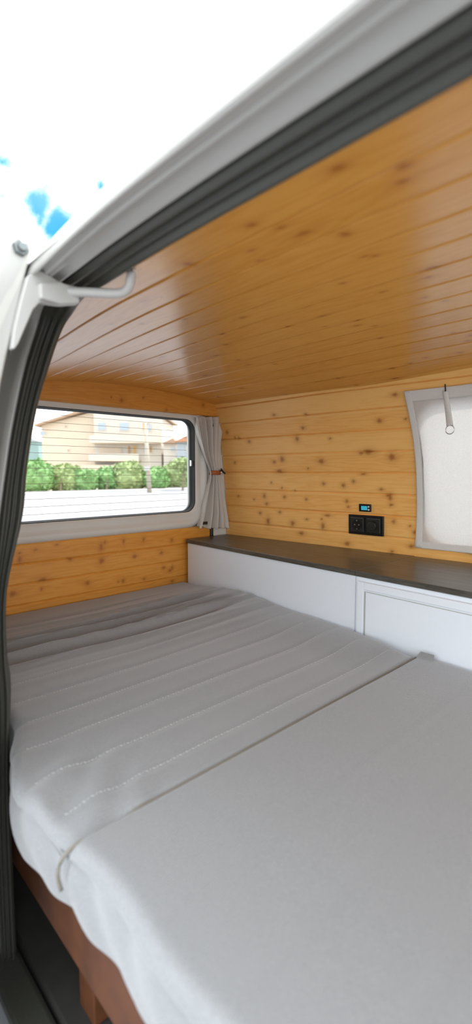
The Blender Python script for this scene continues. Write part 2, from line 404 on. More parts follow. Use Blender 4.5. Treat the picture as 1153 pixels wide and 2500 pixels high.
# ---- tailgate: boards, white frame, rear window
rk = [(173, 1367, .007, .006), (247, 1369, .010, .010), (330, 1359, .009, .007), (393, 1350, .007, .006), (105, 1414, .014, .006), (212, 1423, .008, .008), (400, 1386, .007, .006), (415, 1392, .008, .006), (32, 1451, .010, .009), (247, 1335, .006, .014),
      (50, 1367, .006, .010), (420, 1318, .006, .008), (302, 1420, .006, .008), (290, 1419, .004, .004), (103, 1438, .004, .005), (421, 1385, .005, .008), (48, 1349, .005, .004), (420, 1418, .007, .006), (352, 1412, .005, .005), (86, 1341, .005, .004), (350, 1318, .005, .009), (137, 1330, .005, .004), (303, 1322, .004, .010), (255, 1323, .005, .006)]
yr = np.arange(.36, 1.722, .006); zr = sample_v(.90, 1.258, .0775, 1.1805 - .0775 * 3, .006)
def frear(U, V): return np.stack([np.full(U.shape, XR + .004), U, V], -1)
M_REAR.node_tree  # boards: groove at 1.18, 1.103, 1.025
planks('wall_rear', frear, yr, zr, .0775, 1.1805 - .0775 * 3, rk, M_REAR, (-1, 0, 0))
struct(bpy.data.objects['wall_rear'])
struct(obj('trim_3', bx(XR - .03, XR - .012, .36, 1.60, .42, 1.262), M_PAINT), 'lower tailgate panel')
W1 = shell('window_1', (XR, 1.0, 1.55))
GY0, GY1, GZ0, GZ1, GR = .46, 1.515, 1.333, 1.779, .055      # opening
def rrect(y0, y1, z0, z1, r, n=8):
    out = []
    for cy, cz, a0 in ((y1 - r, z1 - r, 0), (y0 + r, z1 - r, 90), (y0 + r, z0 + r, 180), (y1 - r, z0 + r, 270)):
        for k in range(n + 1):
            a = math.radians(a0 + 90 * k / n); out.append((cy + r * math.cos(a), cz + r * math.sin(a)))
    return out
# white pressed frame: rings from the opening outwards
inn = rrect(GY0, GY1, GZ0, GZ1, GR)
def ring_out(d): return rrect(GY0 - d, GY1 + d, GZ0 - d, GZ1 + d, GR + d)
bm = bmesh.new(); rows = []
for d, dx in ((0, .0), (.010, .006), (.024, .004), (.036, .002), (.044, .012), (.058, .016), (.072, .008), (.080, 0)):
    pts = ring_out(d); rows.append([bm.verts.new((XR + dx, min(y, 1.602) , min(max(z, 1.256), 1.815))) for y, z in pts])
for a, b in zip(rows, rows[1:]):
    n = len(a)
    for i in range(n):
        try: bm.faces.new((a[i], a[(i + 1) % n], b[(i + 1) % n], b[i]))
        except ValueError: pass
ol = [bm.verts.new((XR - .03, v.co.y, v.co.z)) for v in rows[-1]]
for i in range(len(ol)):
    try: bm.faces.new((rows[-1][i], rows[-1][(i + 1) % len(ol)], ol[(i + 1) % len(ol)], ol[i]))
    except ValueError: pass
obj('window_frame', bm, M_PAINTI, W1, smooth=True)
# black rubber reveal
bm = bmesh.new(); R0 = []
gk = [(0.003, -.001), (-.001, .001), (-.003, -.004), (-.003, -.030), (-.005, -.032), (-.005, -.046), (.004, -.046), (.004, -.004)]
for d, dx in gk:
    pts = rrect(GY0 - d, GY1 + d, GZ0 - d, GZ1 + d, GR + d); R0.append([bm.verts.new((XR + dx, y, z)) for y, z in pts])
n = len(R0[0])
for k in range(len(gk)):
    for i in range(n): bm.faces.new((R0[k][i], R0[k][(i + 1) % n], R0[(k + 1) % len(gk)][(i + 1) % n], R0[(k + 1) % len(gk)][i]))
obj('gasket', bm, M_BLACK, W1, smooth=True)
bm = bmesh.new(); bm.faces.new([bm.verts.new((XR - .042, y, z)) for y, z in inn])
obj('glass_pane', bm, M_GLASS, W1)
for k in range(14):
    z = 1.362 + k * .0302
    obj('heating_wire', tube(bmesh.new(), [(XR - .0405, .52, z), (XR - .0405, 1.495, z)], .0007, 5), M_HEAT, W1)
bm = bx(XR - .022, XR - .012, GY1 - .016, GY1 - .004, 1.555, 1.585)
obj('heating_contact', bm, M_CHROME, W1, bevel=.002)
bm = bmesh.new(); box(bm, XR - .075, XR - .06, 1.525, 1.80, .42, 1.99); box(bm, XR - .075, XR - .06, .30, 1.525, 1.79, 1.99); box(bm, XR - .075, XR - .06, .30, .45, .42, 1.79); box(bm, XR - .075, XR - .06, .45, 1.525, .42, 1.322)
struct(obj('trim_12', bm, M_PAINT), 'outer skin of the tailgate')
# body corner post and black door seal beside it
bm = bmesh.new()
for i in range(12):
    za, zb = 1.0 + .85 * i / 12, 1.0 + .85 * (i + 1) / 12
    ya, yb = [float(wallY(np.float64(-1.88), np.float64(z))) + .01 for z in (za, zb)]
    prism(bm, [(XR + .012, 1.622, za), (XR + .012, ya, za), (XR + .012, yb, zb), (XR + .012, 1.622, zb)], (-.05, 0, 0))
bmesh.ops.remove_doubles(bm, verts=bm.verts, dist=1e-5)
struct(obj('trim_4', bm, M_PAINTI), 'white corner post of the van body')
struct(obj('trim_5', tube(bmesh.new(), [(XR + .004, 1.614, z) for z in (.95, 1.2, 1.5, 1.84)], .010, 10), M_BLACK, smooth=True), 'black rubber seal beside the tailgate')
# curved header board
hu = np.arange(.40, ye(np.float64(-1.87)) + .03, .006)
def htop(y): return ceilZ(np.full(np.shape(y), -1.86), np.asarray(y, dtype=float)) + .003
def hbot(y): return 1.800 + 0 * y
hv = np.linspace(0, 1, 14)
def fhead(U, V):
    t_ = np.clip(V, 0, 1); z = hbot(U) + (htop(U) - hbot(U)) * t_
    return np.stack([XR + .034 - .004 * (t_ < .02), U, z], -1)
U, V = np.meshgrid(hu, hv, indexing='ij'); X = fhead(U, V)
back = X[:, :1].copy(); back[..., 0] = XR - .01
X = np.concatenate([back, X], 1); Uh = np.concatenate([U[:, :1], U], 1); Vh = np.concatenate([V[:, :1] * 0 - .3, V], 1)
kn = np.zeros(Uh.shape); ha = np.zeros(Uh.shape); px, py = uvproj(X.reshape(-1, 3))
for kx, ky, r in ((298, 978, .008), (273, 970, .003), (352, 969, .004), (496, 989, .007), (405, 1002, .005)):
    j = np.argmin((px - kx) ** 2 + (py - ky) ** 2); q = X.reshape(-1, 3)[j]
    rr = np.sqrt((X[..., 1] - q[1]) ** 2 + (X[..., 2] - q[2]) ** 2) / r
    kn = np.maximum(kn, np.clip(1.3 - rr, 0, 1)); ha = np.maximum(ha, np.exp(-(rr / 2.4) ** 2))
me = gridmesh('trim_6', X, np.stack([Uh, X[..., 2]], -1), None, {'knot': kn, 'halo': ha}, smooth=False)
struct(obj('trim_6', me, M_HEAD), 'curved wooden header board above the rear window')

# ------------------------------------------------------------------ side door opening: painted frame, rubber seal
def strip(name, secs, mat, prof, parent=None):
    # secs: list of (A, B, N): outer edge, inner edge, bulge direction ; prof: (t, h) pairs
    bm = bmesh.new(); rows = []
    for A, B, N in secs:
        rows.append([bm.verts.new(A + (B - A) * t_ + N * h) for t_, h in prof])
    for a, b in zip(rows, rows[1:]):
        for k in range(len(prof) - 1): bm.faces.new((a[k], a[k + 1], b[k + 1], b[k]))
    return obj(name, bm, mat, parent, smooth=True)
DN = Vector((0, -.25, -1)).normalized()
PN = Vector((1, -.35, 0)).normalized()
A = [(1.3, .40, 1.874), (.3, .40, 1.876), (-.3, .40, 1.880), (-.60, .40, 1.879), (-.80, .40, 1.873), (-.93, .404, 1.868), (-1.01, .418, 1.856), (-1.045, .421, 1.83), (-1.05, .394, 1.743), (-1.05, .364, 1.616), (-1.05, .342, 1.492), (-1.05, .331, 1.42), (-1.05, .318, 1.30), (-1.05, .308, 1.15), (-1.05, .300, 1.00), (-1.05, .296, .70), (-1.05, .296, .45)]
B = [(1.3, .452, 1.868), (.3, .452, 1.870), (-.3, .452, 1.872), (-.60, .450, 1.872), (-.80, .452, 1.868), (-.90, .455, 1.864), (-.975, .463, 1.852), (-1.02, .462, 1.83), (-1.035, .442, 1.765), (-1.035, .409, 1.662), (-1.035, .385, 1.54), (-1.035, .372, 1.44), (-1.035, .336, 1.29), (-1.035, .331, 1.16), (-1.035, .336, 1.085), (-1.035, .326, .90), (-1.035, .326, .45)]
A = catmull(A, 5); B = catmull(B, 5)
secs = []
for i, (a, b) in enumerate(zip(A, B)):
    k = min(1, max(0, (-a.x - .8) / .22)) if a.z > 1.5 else 1.0
    N = (DN * (1 - k) + PN * k).normalized(); secs.append((a, b, N))
def seal_prof():
    P = []
    for i in range(33):
        t_ = i / 32
        h = .0015 + .0095 * math.exp(-((t_ - .17) / .13) ** 2) + .008 * math.exp(-((t_ - .52) / .085) ** 2) + .013 * math.exp(-((t_ - .84) / .16) ** 2)
        P.append((t_, h))
    P = [(0, -.012)] + P + [(1.02, -.012)]
    return P
struct(strip('trim_7', secs, M_RUB, seal_prof()), 'ribbed dark rubber seal around the side door opening')
# painted frame outside the seal
O = [(1.3, .332, 1.870), (.3, .332, 1.872), (-.3, .332, 1.876), (-.60, .330, 1.873), (-.80, .330, 1.860), (-.95, .332, 1.850), (-1.10, .345, 1.845), (-1.16, .36, 1.82), (-1.17, .33, 1.743), (-1.17, .30, 1.616), (-1.17, .28, 1.492), (-1.17, .27, 1.42), (-1.17, .26, 1.30), (-1.17, .25, 1.15), (-1.17, .25, 1.00), (-1.17, .25, .70), (-1.17, .25, .45)]
O = catmull(O, 5)
secs = []
for i, (o, a) in enumerate(zip(O, A)):
    k = min(1, max(0, (-a.x - .8) / .22)) if a.z > 1.5 else 1.0
    secs.append((o, a, (DN * (1 - k) + PN * k).normalized()))
fp = [(0, -.03), (-.02, -.012), (.0, .002), (.06, .005), (.12, .003), (.17, -.007), (.24, -.009), (.30, -.002), (.35, .004), (.42, .001), (.55, -.006), (.70, -.004), (.82, .004), (.90, .005), (.97, .0), (1.03, -.010)]
struct(strip('trim_8', secs, M_PAINT, fp), 'white painted frame of the side door opening')
bm = bmesh.new()   # hollow section behind header and pillar so that no light leaks in
prism(bm, [(-1.10, .36, 1.885), (-1.10, .47, 1.880), (-1.10, .50, 1.93), (-1.10, .42, 1.92)], (2.5, 0, 0))
struct(obj('trim_9', bm, M_PAINTI), 'painted roof rail above the door opening')
bm = bmesh.new()
for i in range(len(A) - 1):
    if A[i].z < 1.84 and A[i].x < -1.0:
        a, b = A[i], A[i + 1]; c, d = B[i + 1], B[i]
        prism(bm, [a + Vector((-.02, 0, 0)), b + Vector((-.02, 0, 0)), Vector((b.x - .02, c.y - .005, b.z)), Vector((a.x - .02, d.y - .005, a.z))], (-.06, 0, 0))
struct(obj('trim_10', bm, M_RUB), 'dark inner pillar lining')

# ------------------------------------------------------------------ sliding door, pushed back, with its roller arm
DR = shell('door_1', (-.86, .28, 1.0), 'white sliding door pushed open, seen at its front edge')
DXF = -.85
edge = [(.215, .45), (.215, .9), (.225, 1.2), (.245, 1.45), (.268, 1.62), (.281, 1.68), (.294, 1.735), (.313, 1.81), (.331, 1.877), (.3375, 1.905), (.337, 1.935), (.3315, 1.952), (.322, 1.960), (.314, 1.962)]
outer = [(.312, 1.985), (.308, 1.975), (.296, 1.95), (.282, 1.925), (.262, 1.88), (.235, 1.80), (.205, 1.70), (.18, 1.55), (.165, 1.35), (.155, 1.1), (.150, .8), (.150, .45)]
bm = bmesh.new(); prism(bm, [(DXF, y, z) for y, z in edge + [(.3095, 1.958)] + outer[2:]], (-.95, 0, 0))
obj('door_panel', bm, M_PAINT, DR, bevel=.004, seg=3)
# thin raised outer skin edge ending in a point
horn = [onp(45, 447, 0, DXF + .004), onp(26, 512, 0, DXF + .004), onp(8, 560, 0, DXF + .004), onp(-30, 640, 0, DXF + .004), onp(-60, 640, 0, DXF + .004), onp(-30, 570, 0, DXF + .004), onp(3, 505, 0, DXF + .004), onp(24, 475, 0, DXF + .004)]
bm = bmesh.new(); prism(bm, horn, (-.05, 0, 0)); obj('door_skin_edge', bm, M_PAINT, DR, bevel=.001)
bp = onp(50, 607, 0, DXF)
bm = cyl(bmesh.new(), bp - Vector((.002, 0, 0)), (1, -.05, 0), .0135, .010, 6, .0125); cyl(bm, bp, (1, 0, 0), .010, .013, 12, .007)
obj('bolt', bm, M_BOLT, DR, bevel=.0015)
# arm: tapered pressed bracket running down the door edge, box end, bent rod, roller
XA = DXF + .012
pp = [onp(x, y, 0, XA) for x, y in ((68, 672), (100, 660), (150, 690), (190, 700), (194, 741), (150, 744), (98, 738), (82, 755), (62, 800), (46, 838), (36, 852), (29, 851), (36, 800), (50, 740))]
bm = bmesh.new(); prism(bm, pp, (-.016, 0, 0))
ar = obj('roller_arm', bm, M_ARM, DR, bevel=.004, seg=3)
q0 = [onp(x, y, 0, XA + .012) for x, y in ((98, 690), (150, 688), (192, 706), (196, 740), (150, 742), (100, 728))]
bm = bmesh.new(); prism(bm, q0, (-.02, 0, 0)); obj('arm_end_box', bm, M_ARM, ar, bevel=.003, seg=2)
a0 = onp(150, 712, 0, XA - .002); e1 = onp(287, 716, 0, -.775); e2 = onp(318, 690, 0, -.755); e3 = onp(322, 640, 0, -.745)
path = catmull([a0, a0.lerp(e1, .5), e1, e1.lerp(e2, .55) + Vector((0, .003, -.004)), e2, e3], 6)
obj('arm_rod', tube(bmesh.new(), path, .0078, 14), M_ARM, ar, smooth=True)
bm = cyl(bmesh.new(), path[-1] - Vector((0, 0, .002)), (0, 0, 1), .0105, .03, 16)
obj('roller', bm, M_BLACK, ar, smooth=False)

# ------------------------------------------------------------------ worktops and cabinets
def cfront(x): return 1.356 + (-.51 - x) * .055
XC0, XS, XC1 = -1.868, -.893, .55
def top_slab(name, x0, x1, label):
    bm = bmesh.new()
    yb0, yb1 = float(wy0(np.float64(x0))) - .012, float(wy0(np.float64(x1))) - .012
    prism(bm, [(x0, cfront(x0), 1.190), (x1, cfront(x1), 1.190), (x1, yb1, 1.190), (min(max(x0, -.7), x1), float(wy0(np.float64(max(x0, -.7)))) - .012, 1.190), (x0, yb0, 1.190)], (0, 0, .018))
    return tag(obj(name, bm, M_TOP, bevel=.0015), label, 'worktop')
top_slab('worktop', XC0, XS - .0006, 'dark grey-brown worktop slab on the long white cabinet, running to the rear curtain corner')
top_slab('worktop', XS + .0006, XC1, 'dark grey-brown worktop slab below the blind, over the cabinet with a framed door')
def cab(x0, x1, label):
    c = thing('cabinet', ((x0 + x1) / 2, 1.55, .52), label, 'cabinet')
    yf0, yf1 = cfront(x0) + .006, cfront(x1) + .006
    bm = bmesh.new(); prism(bm, [(x0, yf0, .521), (x1, yf1, .521), (x1, 1.70, .521), (x0, 1.68, .521)], (0, 0, .668))
    obj('body', bm, M_LAM, c, bevel=.0012); return c
cab(XC0 + .006, XS - .001, 'low white cabinet with a plain front, between the mattress and the wooden side wall')
c2 = cab(XS + .001, XC1 - .01, 'low white cabinet with a framed door panel, right of the plain one')
def cp(x, off, z): return Vector((x, cfront(x) + .006 - off, z))
def fbar(x0, x1, z0, z1, o0, o1):
    return prism(bmesh.new(), [cp(x0, o0, z0), cp(x1, o0, z0), cp(x1, o0, z1), cp(x0, o0, z1)], (0, o0 - o1, 0))
dx0 = XS + .014; dx1 = .30
dr = obj('door', fbar(dx0, dx1, .60, 1.176, -.002, .006), M_LAM, c2, bevel=.001)
def dpart(nm, bm, m, bv=.0015): return obj(nm, bm, m, dr, bevel=bv)
bm = bmesh.new()
for (x0, x1, z0, z1) in ((dx0, dx0 + .024, .60, 1.176), (dx1 - .024, dx1, .60, 1.176), (dx0 + .0245, dx1 - .0245, 1.152, 1.176), (dx0 + .0245, dx1 - .0245, .60, .624)):
    prism(bm, [cp(x0, .006, z0), cp(x1, .006, z0), cp(x1, .006, z1), cp(x0, .006, z1)], (0, -.006, 0))
dpart('frame', bm, M_LAM, .002)
bm = bmesh.new()
for (x0, x1, z0, z1) in ((dx0 + .026, dx0 + .030, .63, 1.146), (dx0 + .032, dx1 - .03, 1.1445, 1.1462)):
    prism(bm, [cp(x0, .0058, z0), cp(x1, .0058, z0), cp(x1, .0058, z1), cp(x0, .0058, z1)], (0, -.002, 0))
dpart('inlay_strip', bm, M_GROOVE, 0)

# ------------------------------------------------------------------ mattress cushions
def nz3(x, y, z=0, s=1): return mnoise.noise(Vector((x * s, y * s, z)))
ST1 = [-1.72, -1.60, -1.47, -1.35, -1.245, -1.145, -1.043, -.938, -.825, -.722]
ST2 = [-.46, -.33, -.20, -.07, .06]
def near1(x): return .350 - .050 * float(sm(-1.08, -.93, x)) - .028 * float(sm(-.95, -.84, x)) + .012 * float(sm(-.80, -.66, x))
def topz(x, y, lines, which):
    z = 1.0
    for s in lines:
        d = abs(x - s); am = (.0035 if x > -1.2 else .0045) if which == 1 else .0012
        am *= .5 + .6 * (nz3(s * 7, y * 2.2, 3) * .5 + .5)
        z -= am * (1 - .65 * float(sm(1.05, 1.30, y))) * math.exp(-(d / .010) ** 2)
    if which == 1:
        # gathered folds near the tailgate end
        env = math.exp(-((x + 1.46) / .15) ** 2) * (1 - .8 * float(sm(1.15, 1.36, y)))
        ww = x + .03 * nz3(y * 1.3, 2.2, 5) + .012 * math.sin(y * 3.3 + 1)
        z += env * (.034 * (.5 - abs(math.sin(ww * 36 + .5 * math.sin(y * 2.1)))) + .006 * math.sin(ww * 108 + 2.2 * y))
        z += .026 * math.exp(-((x + 1.42) / .30) ** 2) * float(sm(.7, 1.35, y))
        z += .012 * math.exp(-((x + 1.44) / .2) ** 2)
        z += .012 * float(sm(-1.25, -1.0, x)) * float(sm(-.66, -.78, x)) * float(sm(1.1, 1.34, y))
        # puckers at the near corner by the seam
        cr = float(sm(.55, .30, y)) * float(sm(-1.05, -.80, x))
        z += cr * (.006 * nz3(x * 17, y * 9, 7) + .005 * math.sin((x * 1.2 + y) * 46 + 4 * nz3(x * 5, y * 5)))
        z -= .022 * math.exp(-((x + .655) / .05) ** 2) * float(sm(.40, .29, y))
    z += .003 * nz3(x * 3, y * 3, 1)
    return z
def cushion(name, x0, x1, lines, which, label):
    th = .13; rr = .007
    nx = int((x1 - x0) / .0065); xs = np.linspace(x0, x1, nx)
    ny = 120; bm = bmesh.new(); rows = []
    for i, x in enumerate(xs):
        ex = min(x - x0, x1 - x); dz = 0
        if ex < rr: dz = rr - math.sqrt(max(0, rr * rr - (rr - ex) ** 2))
        if which == 1: ya = near1(x); yb = cfront(x) - .002 - .035 * float(sm(-.95, -.68, x))
        else: ya = .284 + .006 * math.sin(x * 20); yb = cfront(x) - .008 - .012 * float(sm(-.60, -.655, x))
        col = []
        sag = .014 if which == 1 else .010
        # near side face with creases, rounded edge, top, rounded edge, far side face
        for k in range(14):
            q = k / 14; z = 1.0 - th + (th - .022) * q
            bul = .010 * math.sin(math.pi * q) + .006 * nz3(x * 14, z * 16, 9) + .004 * math.sin(x * 55 + z * 40)
            col.append((x, ya + .006 - bul * .8 + (.004 * (1 - q)), z))
        for k in range(7):
            a = (k / 6) * math.pi / 2; yy = ya + .022 * (1 - math.sin(a)) * 0
            yq = ya + .022 * (1 - math.cos(a)); zt = topz(x, yq, lines, which) - dz
            col.append((x, yq, zt - .022 * (1 - math.sin(a))))
        for y in np.linspace(ya + .03, yb - .02, ny): col.append((x, y, topz(x, y, lines, which) - dz))
        for k in range(1, 7):
            a = (k / 6) * math.pi / 2; yq = yb - .016 * (1 - math.sin(a)); col.append((x, yq, topz(x, yq, lines, which) - dz - .016 * (1 - math.cos(a))))
        col.append((x, yb, 1.0 - th))
        rows.append([bm.verts.new(c) for c in col])
    for a, b in zip(rows, rows[1:]):
        for k in range(len(a) - 1): bm.faces.new((a[k], a[k + 1], b[k + 1], b[k]))
        bm.faces.new((a[-1], a[0], b[0], b[-1]))
    bm.faces.new(rows[0]); bm.faces.new(rows[-1][::-1])
    o = tag(obj(name, bm, M_MAT, smooth=True), label, 'mattress')
    # stitches
    bm = bmesh.new()
    for s in lines:
        if (which == 1 and s < -1.3) or which == 2: continue
        y = (near1(s) if which == 1 else .28) + .03; sg = 1
        while y < 1.30:
            jx = s + .0022 * nz3(y * 9, s, 4)
            a = Vector((jx - .0012 * sg, y, 0)); b = Vector((jx + .0012 * sg, y + .0042, 0))
            for p in (a, b): p.z = topz(p.x, p.y, lines, which) + .0004
            d = (b - a).normalized() ; sd_ = Vector((d.y, -d.x, 0)) * .00035
            box_pts = [a + sd_, b + sd_, b - sd_, a - sd_]
            prism(bm, box_pts, (0, 0, .0007)); y += .0075; sg = -sg
    if which == 2: bm.free(); return o
    st = obj('stitching', bm, M_THREAD, o, label='pale zigzag stitching'); st['kind'] = 'stuff'
    return o
cushion('mattress', XR + .022, -.6525, ST1, 1, 'long grey quilted mattress section under the rear window, with gathered folds at its far end')
cushion('mattress', -.650, .25, ST2, 2, 'front grey mattress section, nearer than the joint line')
PT = [(-.6512, y, min(topz(-.66, y, ST1, 1), topz(-.64, y, ST2, 2)) - .0048) for y in np.linspace(1.33, .33, 30)] + [(-.653, .300, .990), (-.660, .278, .976), (-.664, .270, .95), (-.662, .274, .925)]
obj('piping', tube(bmesh.new(), catmull(PT, 3), .0030, 8), plain('beige_piping', (.22, .20, .165), .85), bpy.data.objects['mattress'], smooth=True)
bm = bmesh.new()
prism(bm, [(-.645, 1.318, 1.000), (-.600, 1.322, .999), (-.603, 1.340, 1.010), (-.642, 1.336, 1.011)], (0, .002, .003))
obj('corner_flap', bm, M_MAT, bpy.data.objects['mattress.001'])
# bed base
bb = thing('bed_base', (-.8, .8, .52), 'dark stained wooden bed base under the mattress edge', 'bed base')
obj('side_board', bx(-1.86, .24, .345, .370, .66, .868), M_DWOOD, bb, bevel=.003)
obj('slat_deck', bx(-1.86, .24, .372, 1.30, .845, .868), M_DWOOD, bb)
for x in (-1.70, -.80, .18):
    obj('leg', bx(x - .03, x + .03, 0.372, .43, .521, .844), M_DWOOD, bb, bevel=.003)
struct(obj('trim_11', bx(-1.10, 1.4, .27, .335, .36, .50), M_RUB, bevel=.01), 'dark step edge of the side door')

# ------------------------------------------------------------------ rear curtain with leather tieback
rowsC = [(1018, 475, 545), (1028, 477, 545), (1040, 478, 542), (1060, 482, 540), (1080, 488, 538), (1100, 494, 537), (1120, 501, 536), (1140, 509, 537), (1154, 513, 538), (1168, 512, 539), (1185, 507, 543), (1205, 502, 546), (1225, 497, 549), (1245, 492, 552), (1265, 487, 555), (1287, 481, 558)]
CX0 = XR + .034
PL = catmull([onp(a, y, 0, CX0) for y, a, b in rowsC], 5); PR = catmull([onp(b, y + (2 if y > 1200 else 0), 0, CX0) for y, a, b in rowsC], 5)
nC = 90; X = np.zeros((len(PL), nC, 3))
for i, (a, b) in enumerate(zip(PL, PR)):
    t0 = i / (len(PL) - 1); wd = (b - a).length
    for j in range(nC):
        s = j / (nC - 1); p = a.lerp(b, s)
        pin = abs(t0 - .49)
        amp = (.007 + .024 * min(1, pin * 2.6)) * (.45 + .55 * min(1, t0 * 5)) * (1 - .85 * s ** 8)
        ph = s * math.tau * 4.2 + .6 + .7 * t0 + .5 * math.sin(5 * t0)
        f = math.sin(ph) + .35 * math.sin(2.3 * ph + 1.3)
        X[i, j] = (p.x + amp * f * 1.0 + .0, p.y + .004 * math.cos(ph * 1.2) * (0 if j in (0, nC - 1) else 1), p.z - (.004 * math.sin(ph) if t0 > .97 else 0))
me = gridmesh('curtain', X)
CU = thing('curtain', (CX0, 1.6, 1.80), 'off-white linen curtain gathered beside the rear window', 'curtain')
o = obj('fabric', me, M_CURT, CU); md = o.modifiers.new('thick', 'SOLIDIFY'); md.thickness = .002
lp = onp(501, 1277, 0, CX0 + .024)
obj('label_tag', bx(lp.x - .001, lp.x + .001, lp.y - .0155, lp.y + .0155, lp.z - .007, lp.z + .007), M_BLACK, CU, bevel=.0005, label='small black label near the curtain hem')
hk = onp(519, 1030, 0, CX0 + .012)
obj('hook', tube(bmesh.new(), [hk + Vector((0, 0, .008)), hk, hk + Vector((0, .004, -.022))], .002, 8), M_BLACK, CU)
wc = onp(525, 1154, 0, CX0); hw = .030
TB = thing('curtain_tieback', wc, 'tan leather strap tying the curtain with a dark stud', 'tieback')
loop = [(wc.x + .026 * math.cos(a), wc.y + hw * math.sin(a), wc.z) for a in np.linspace(0, math.tau, 40, endpoint=False)]
bm = bmesh.new(); R = []
for (x, y, z) in loop: R.append([bm.verts.new((x, y, z - .0105)), bm.verts.new((x, y, z + .0105))])
for i in range(40): bm.faces.new((R[i][0], R[(i + 1) % 40][0], R[(i + 1) % 40][1], R[i][1]))
o = obj('strap', bm, M_LEATH, TB, smooth=True); md = o.modifiers.new('t', 'SOLIDIFY'); md.thickness = .0025
sp_ = Vector((wc.x + .026, wc.y + .017, wc.z + .002))
obj('stud', cyl(bmesh.new(), sp_, (1, -.2, 0), .0065, .006, 16, .005), M_CHROME, TB, bevel=.001)
bm = bmesh.new(); tube(bm, [sp_ + Vector((0, -.003, .004)), sp_ + Vector((.003, .002, .016)), sp_ + Vector((0, .010, .006)), sp_ + Vector((-.008, .028, -.003)), sp_ + Vector((-.02, .045, -.006))], .0045, 8)
obj('wall_hook', bm, M_BLACK, TB, smooth=True)

# ------------------------------------------------------------------ window blind
BX0, BX1, BZ0, BZ1 = -.882, .12, 1.243, 1.812
def bpt(x, z, off=.010): 
    return Vector((x, float(wallY(np.float64(x), np.float64(z))) - off, z))
def bgrid(x0, x1, z0, z1, off, nx=30, nz=40, wav=0.0015):
    X = np.zeros((nx, nz, 3))
    for i, x in enumerate(np.linspace(x0, x1, nx)):
        for j, z in enumerate(np.linspace(z0, z1, nz)):
            p = bpt(x, z, off + wav * math.sin(z * 23 + x * 9)); e = .004 * math.sin(z * 9) * max(0, 1 - (x - BX0) / .06)
            tz = (z - BZ0) / (BZ1 - BZ0)
            X[i, j] = (p.x + e + .0 * max(0, (tz - .9) / .1) ** 2 * (1 if x < BX0 + .1 else 0) * (1 - (x - BX0) / .1), p.y, p.z)
    return X
BL = thing('window_blind', (-.4, 1.78, 1.82), 'off-white linen blind covering the side window, backlit by daylight', 'blind')
o = obj('fabric', gridmesh('fabric', bgrid(BX0, BX1, BZ0, BZ1, .010, 60, 60)), M_BLIND, BL)
for (a, b, c, d) in ((BX0 + .001, BX0 + .024, BZ0, BZ1), (BX0, BX1, BZ1 - .036, BZ1 + .001), (BX0, BX1, BZ0 - .001, BZ0 + .024)):
    o = obj('hem', gridmesh('hem', bgrid(a, b, c, d, .0125, 40 if b - a > .1 else 6, 8 if d - c < .1 else 50)), M_HEM, BL)
    md = o.modifiers.new('t', 'SOLIDIFY'); md.thickness = .001
# strap with ring and black toggle
s0 = (1090, 957); ring_c = onp(1097, 1051, 1, 1.70)
xs_ = -.742; 
def strap_x(z): return xs_
zt, zb_ = 1.800, 1.6865
X = np.zeros((5, 16, 3))
for i in range(5):
    for j in range(16):
        z = zb_ + (zt - zb_) * j / 15; wdt = .0085 + .0030 * (1 - j / 15)
        p = bpt(xs_ + (i - 2) / 2 * wdt, z, .020 - .004 * abs(i - 2) / 2); X[i, j] = p
o = obj('strap', gridmesh('strap', X), M_HEM, BL); md = o.modifiers.new('t', 'SOLIDIFY'); md.thickness = .002
rc = bpt(xs_ + .001, 1.674, .022)
obj('ring', tube(bmesh.new(), [rc + Vector((.0148 * math.cos(a), 0, .0148 * math.sin(a))) for a in np.linspace(0, math.tau, 28, endpoint=False)], .0016, 8, closed=True), M_CHROME, BL, smooth=True)
p = bpt(xs_ + .002, 1.806, .016)
obj('toggle', tube(bmesh.new(), [p + Vector((-.002, 0, .016)), p, p + Vector((.001, -.002, -.008))], .0022, 8), M_BLACK, BL)

# ------------------------------------------------------------------ sockets and voltage display on the wall
def wallframe(cx, cy_px):
    j = None
    # intersect camera ray with the wall by marching
    d = ray(cx, cy_px); t_ = 1.0
    for _ in range(40):
        p = EYE + d * t_; t_ *= float(wallY(np.float64(p.x), np.float64(p.z))) / p.y
    return EYE + d * t_
def plate_M(c):
    dy = (float(wy0(np.float64(c.x + .05))) - float(wy0(np.float64(c.x - .05)))) / .1
    ux = Vector((1, dy, 0)).normalized()
    dz = (float(wallY(np.float64(c.x), np.float64(c.z + .03))) - float(wallY(np.float64(c.x), np.float64(c.z - .03)))) / .06
    uz = Vector((0, dz, 1)).normalized(); uy = uz.cross(ux).normalized()
    M = Matrix((ux, uy, uz)).transposed().to_4x4(); M.translation = c; return M
c = wallframe(895.5, 1281.5); M = plate_M(c)
SO = thing('wall_socket', c, 'black double wall plate with a power socket and a round dimmer knob, above the worktop', 'socket')
W_, H_ = .0775, .0405
obj('frame', bx(-W_, W_, -.010, 0, -H_, H_, M=M), M_PLAST, SO, bevel=.002)
for sx in (-1, 1):
    obj('insert', bx(sx * .036 - .030, sx * .036 + .030, -.014, -.009, -.030, .030, M=M), M_PLAST2, SO, bevel=.0025)
bm = bmesh.new(); cyl(bm, M @ Vector((-.036, -.0145, 0)), M.to_3x3() @ Vector((0, -1, 0)), .021, .001, 28)
so = obj('socket_face', bm, M_PLAST, SO)
bm = bmesh.new()
for dx, dz in ((-.0095, 0), (.0095, 0), (0, .017), (0, -.017)): cyl(bm, M @ Vector((-.036 + dx, -.0155, dz)), M.to_3x3() @ Vector((0, -1, 0)), .0030, .0008, 12)
obj('contact', bm, M_CHROME, SO)
obj('dimmer_knob', cyl(bmesh.new(), M @ Vector((.034, -.014, 0)), M.to_3x3() @ Vector((0, -1, 0)), .020, .012, 32, .018), M_PLAST2, SO, bevel=.0015)
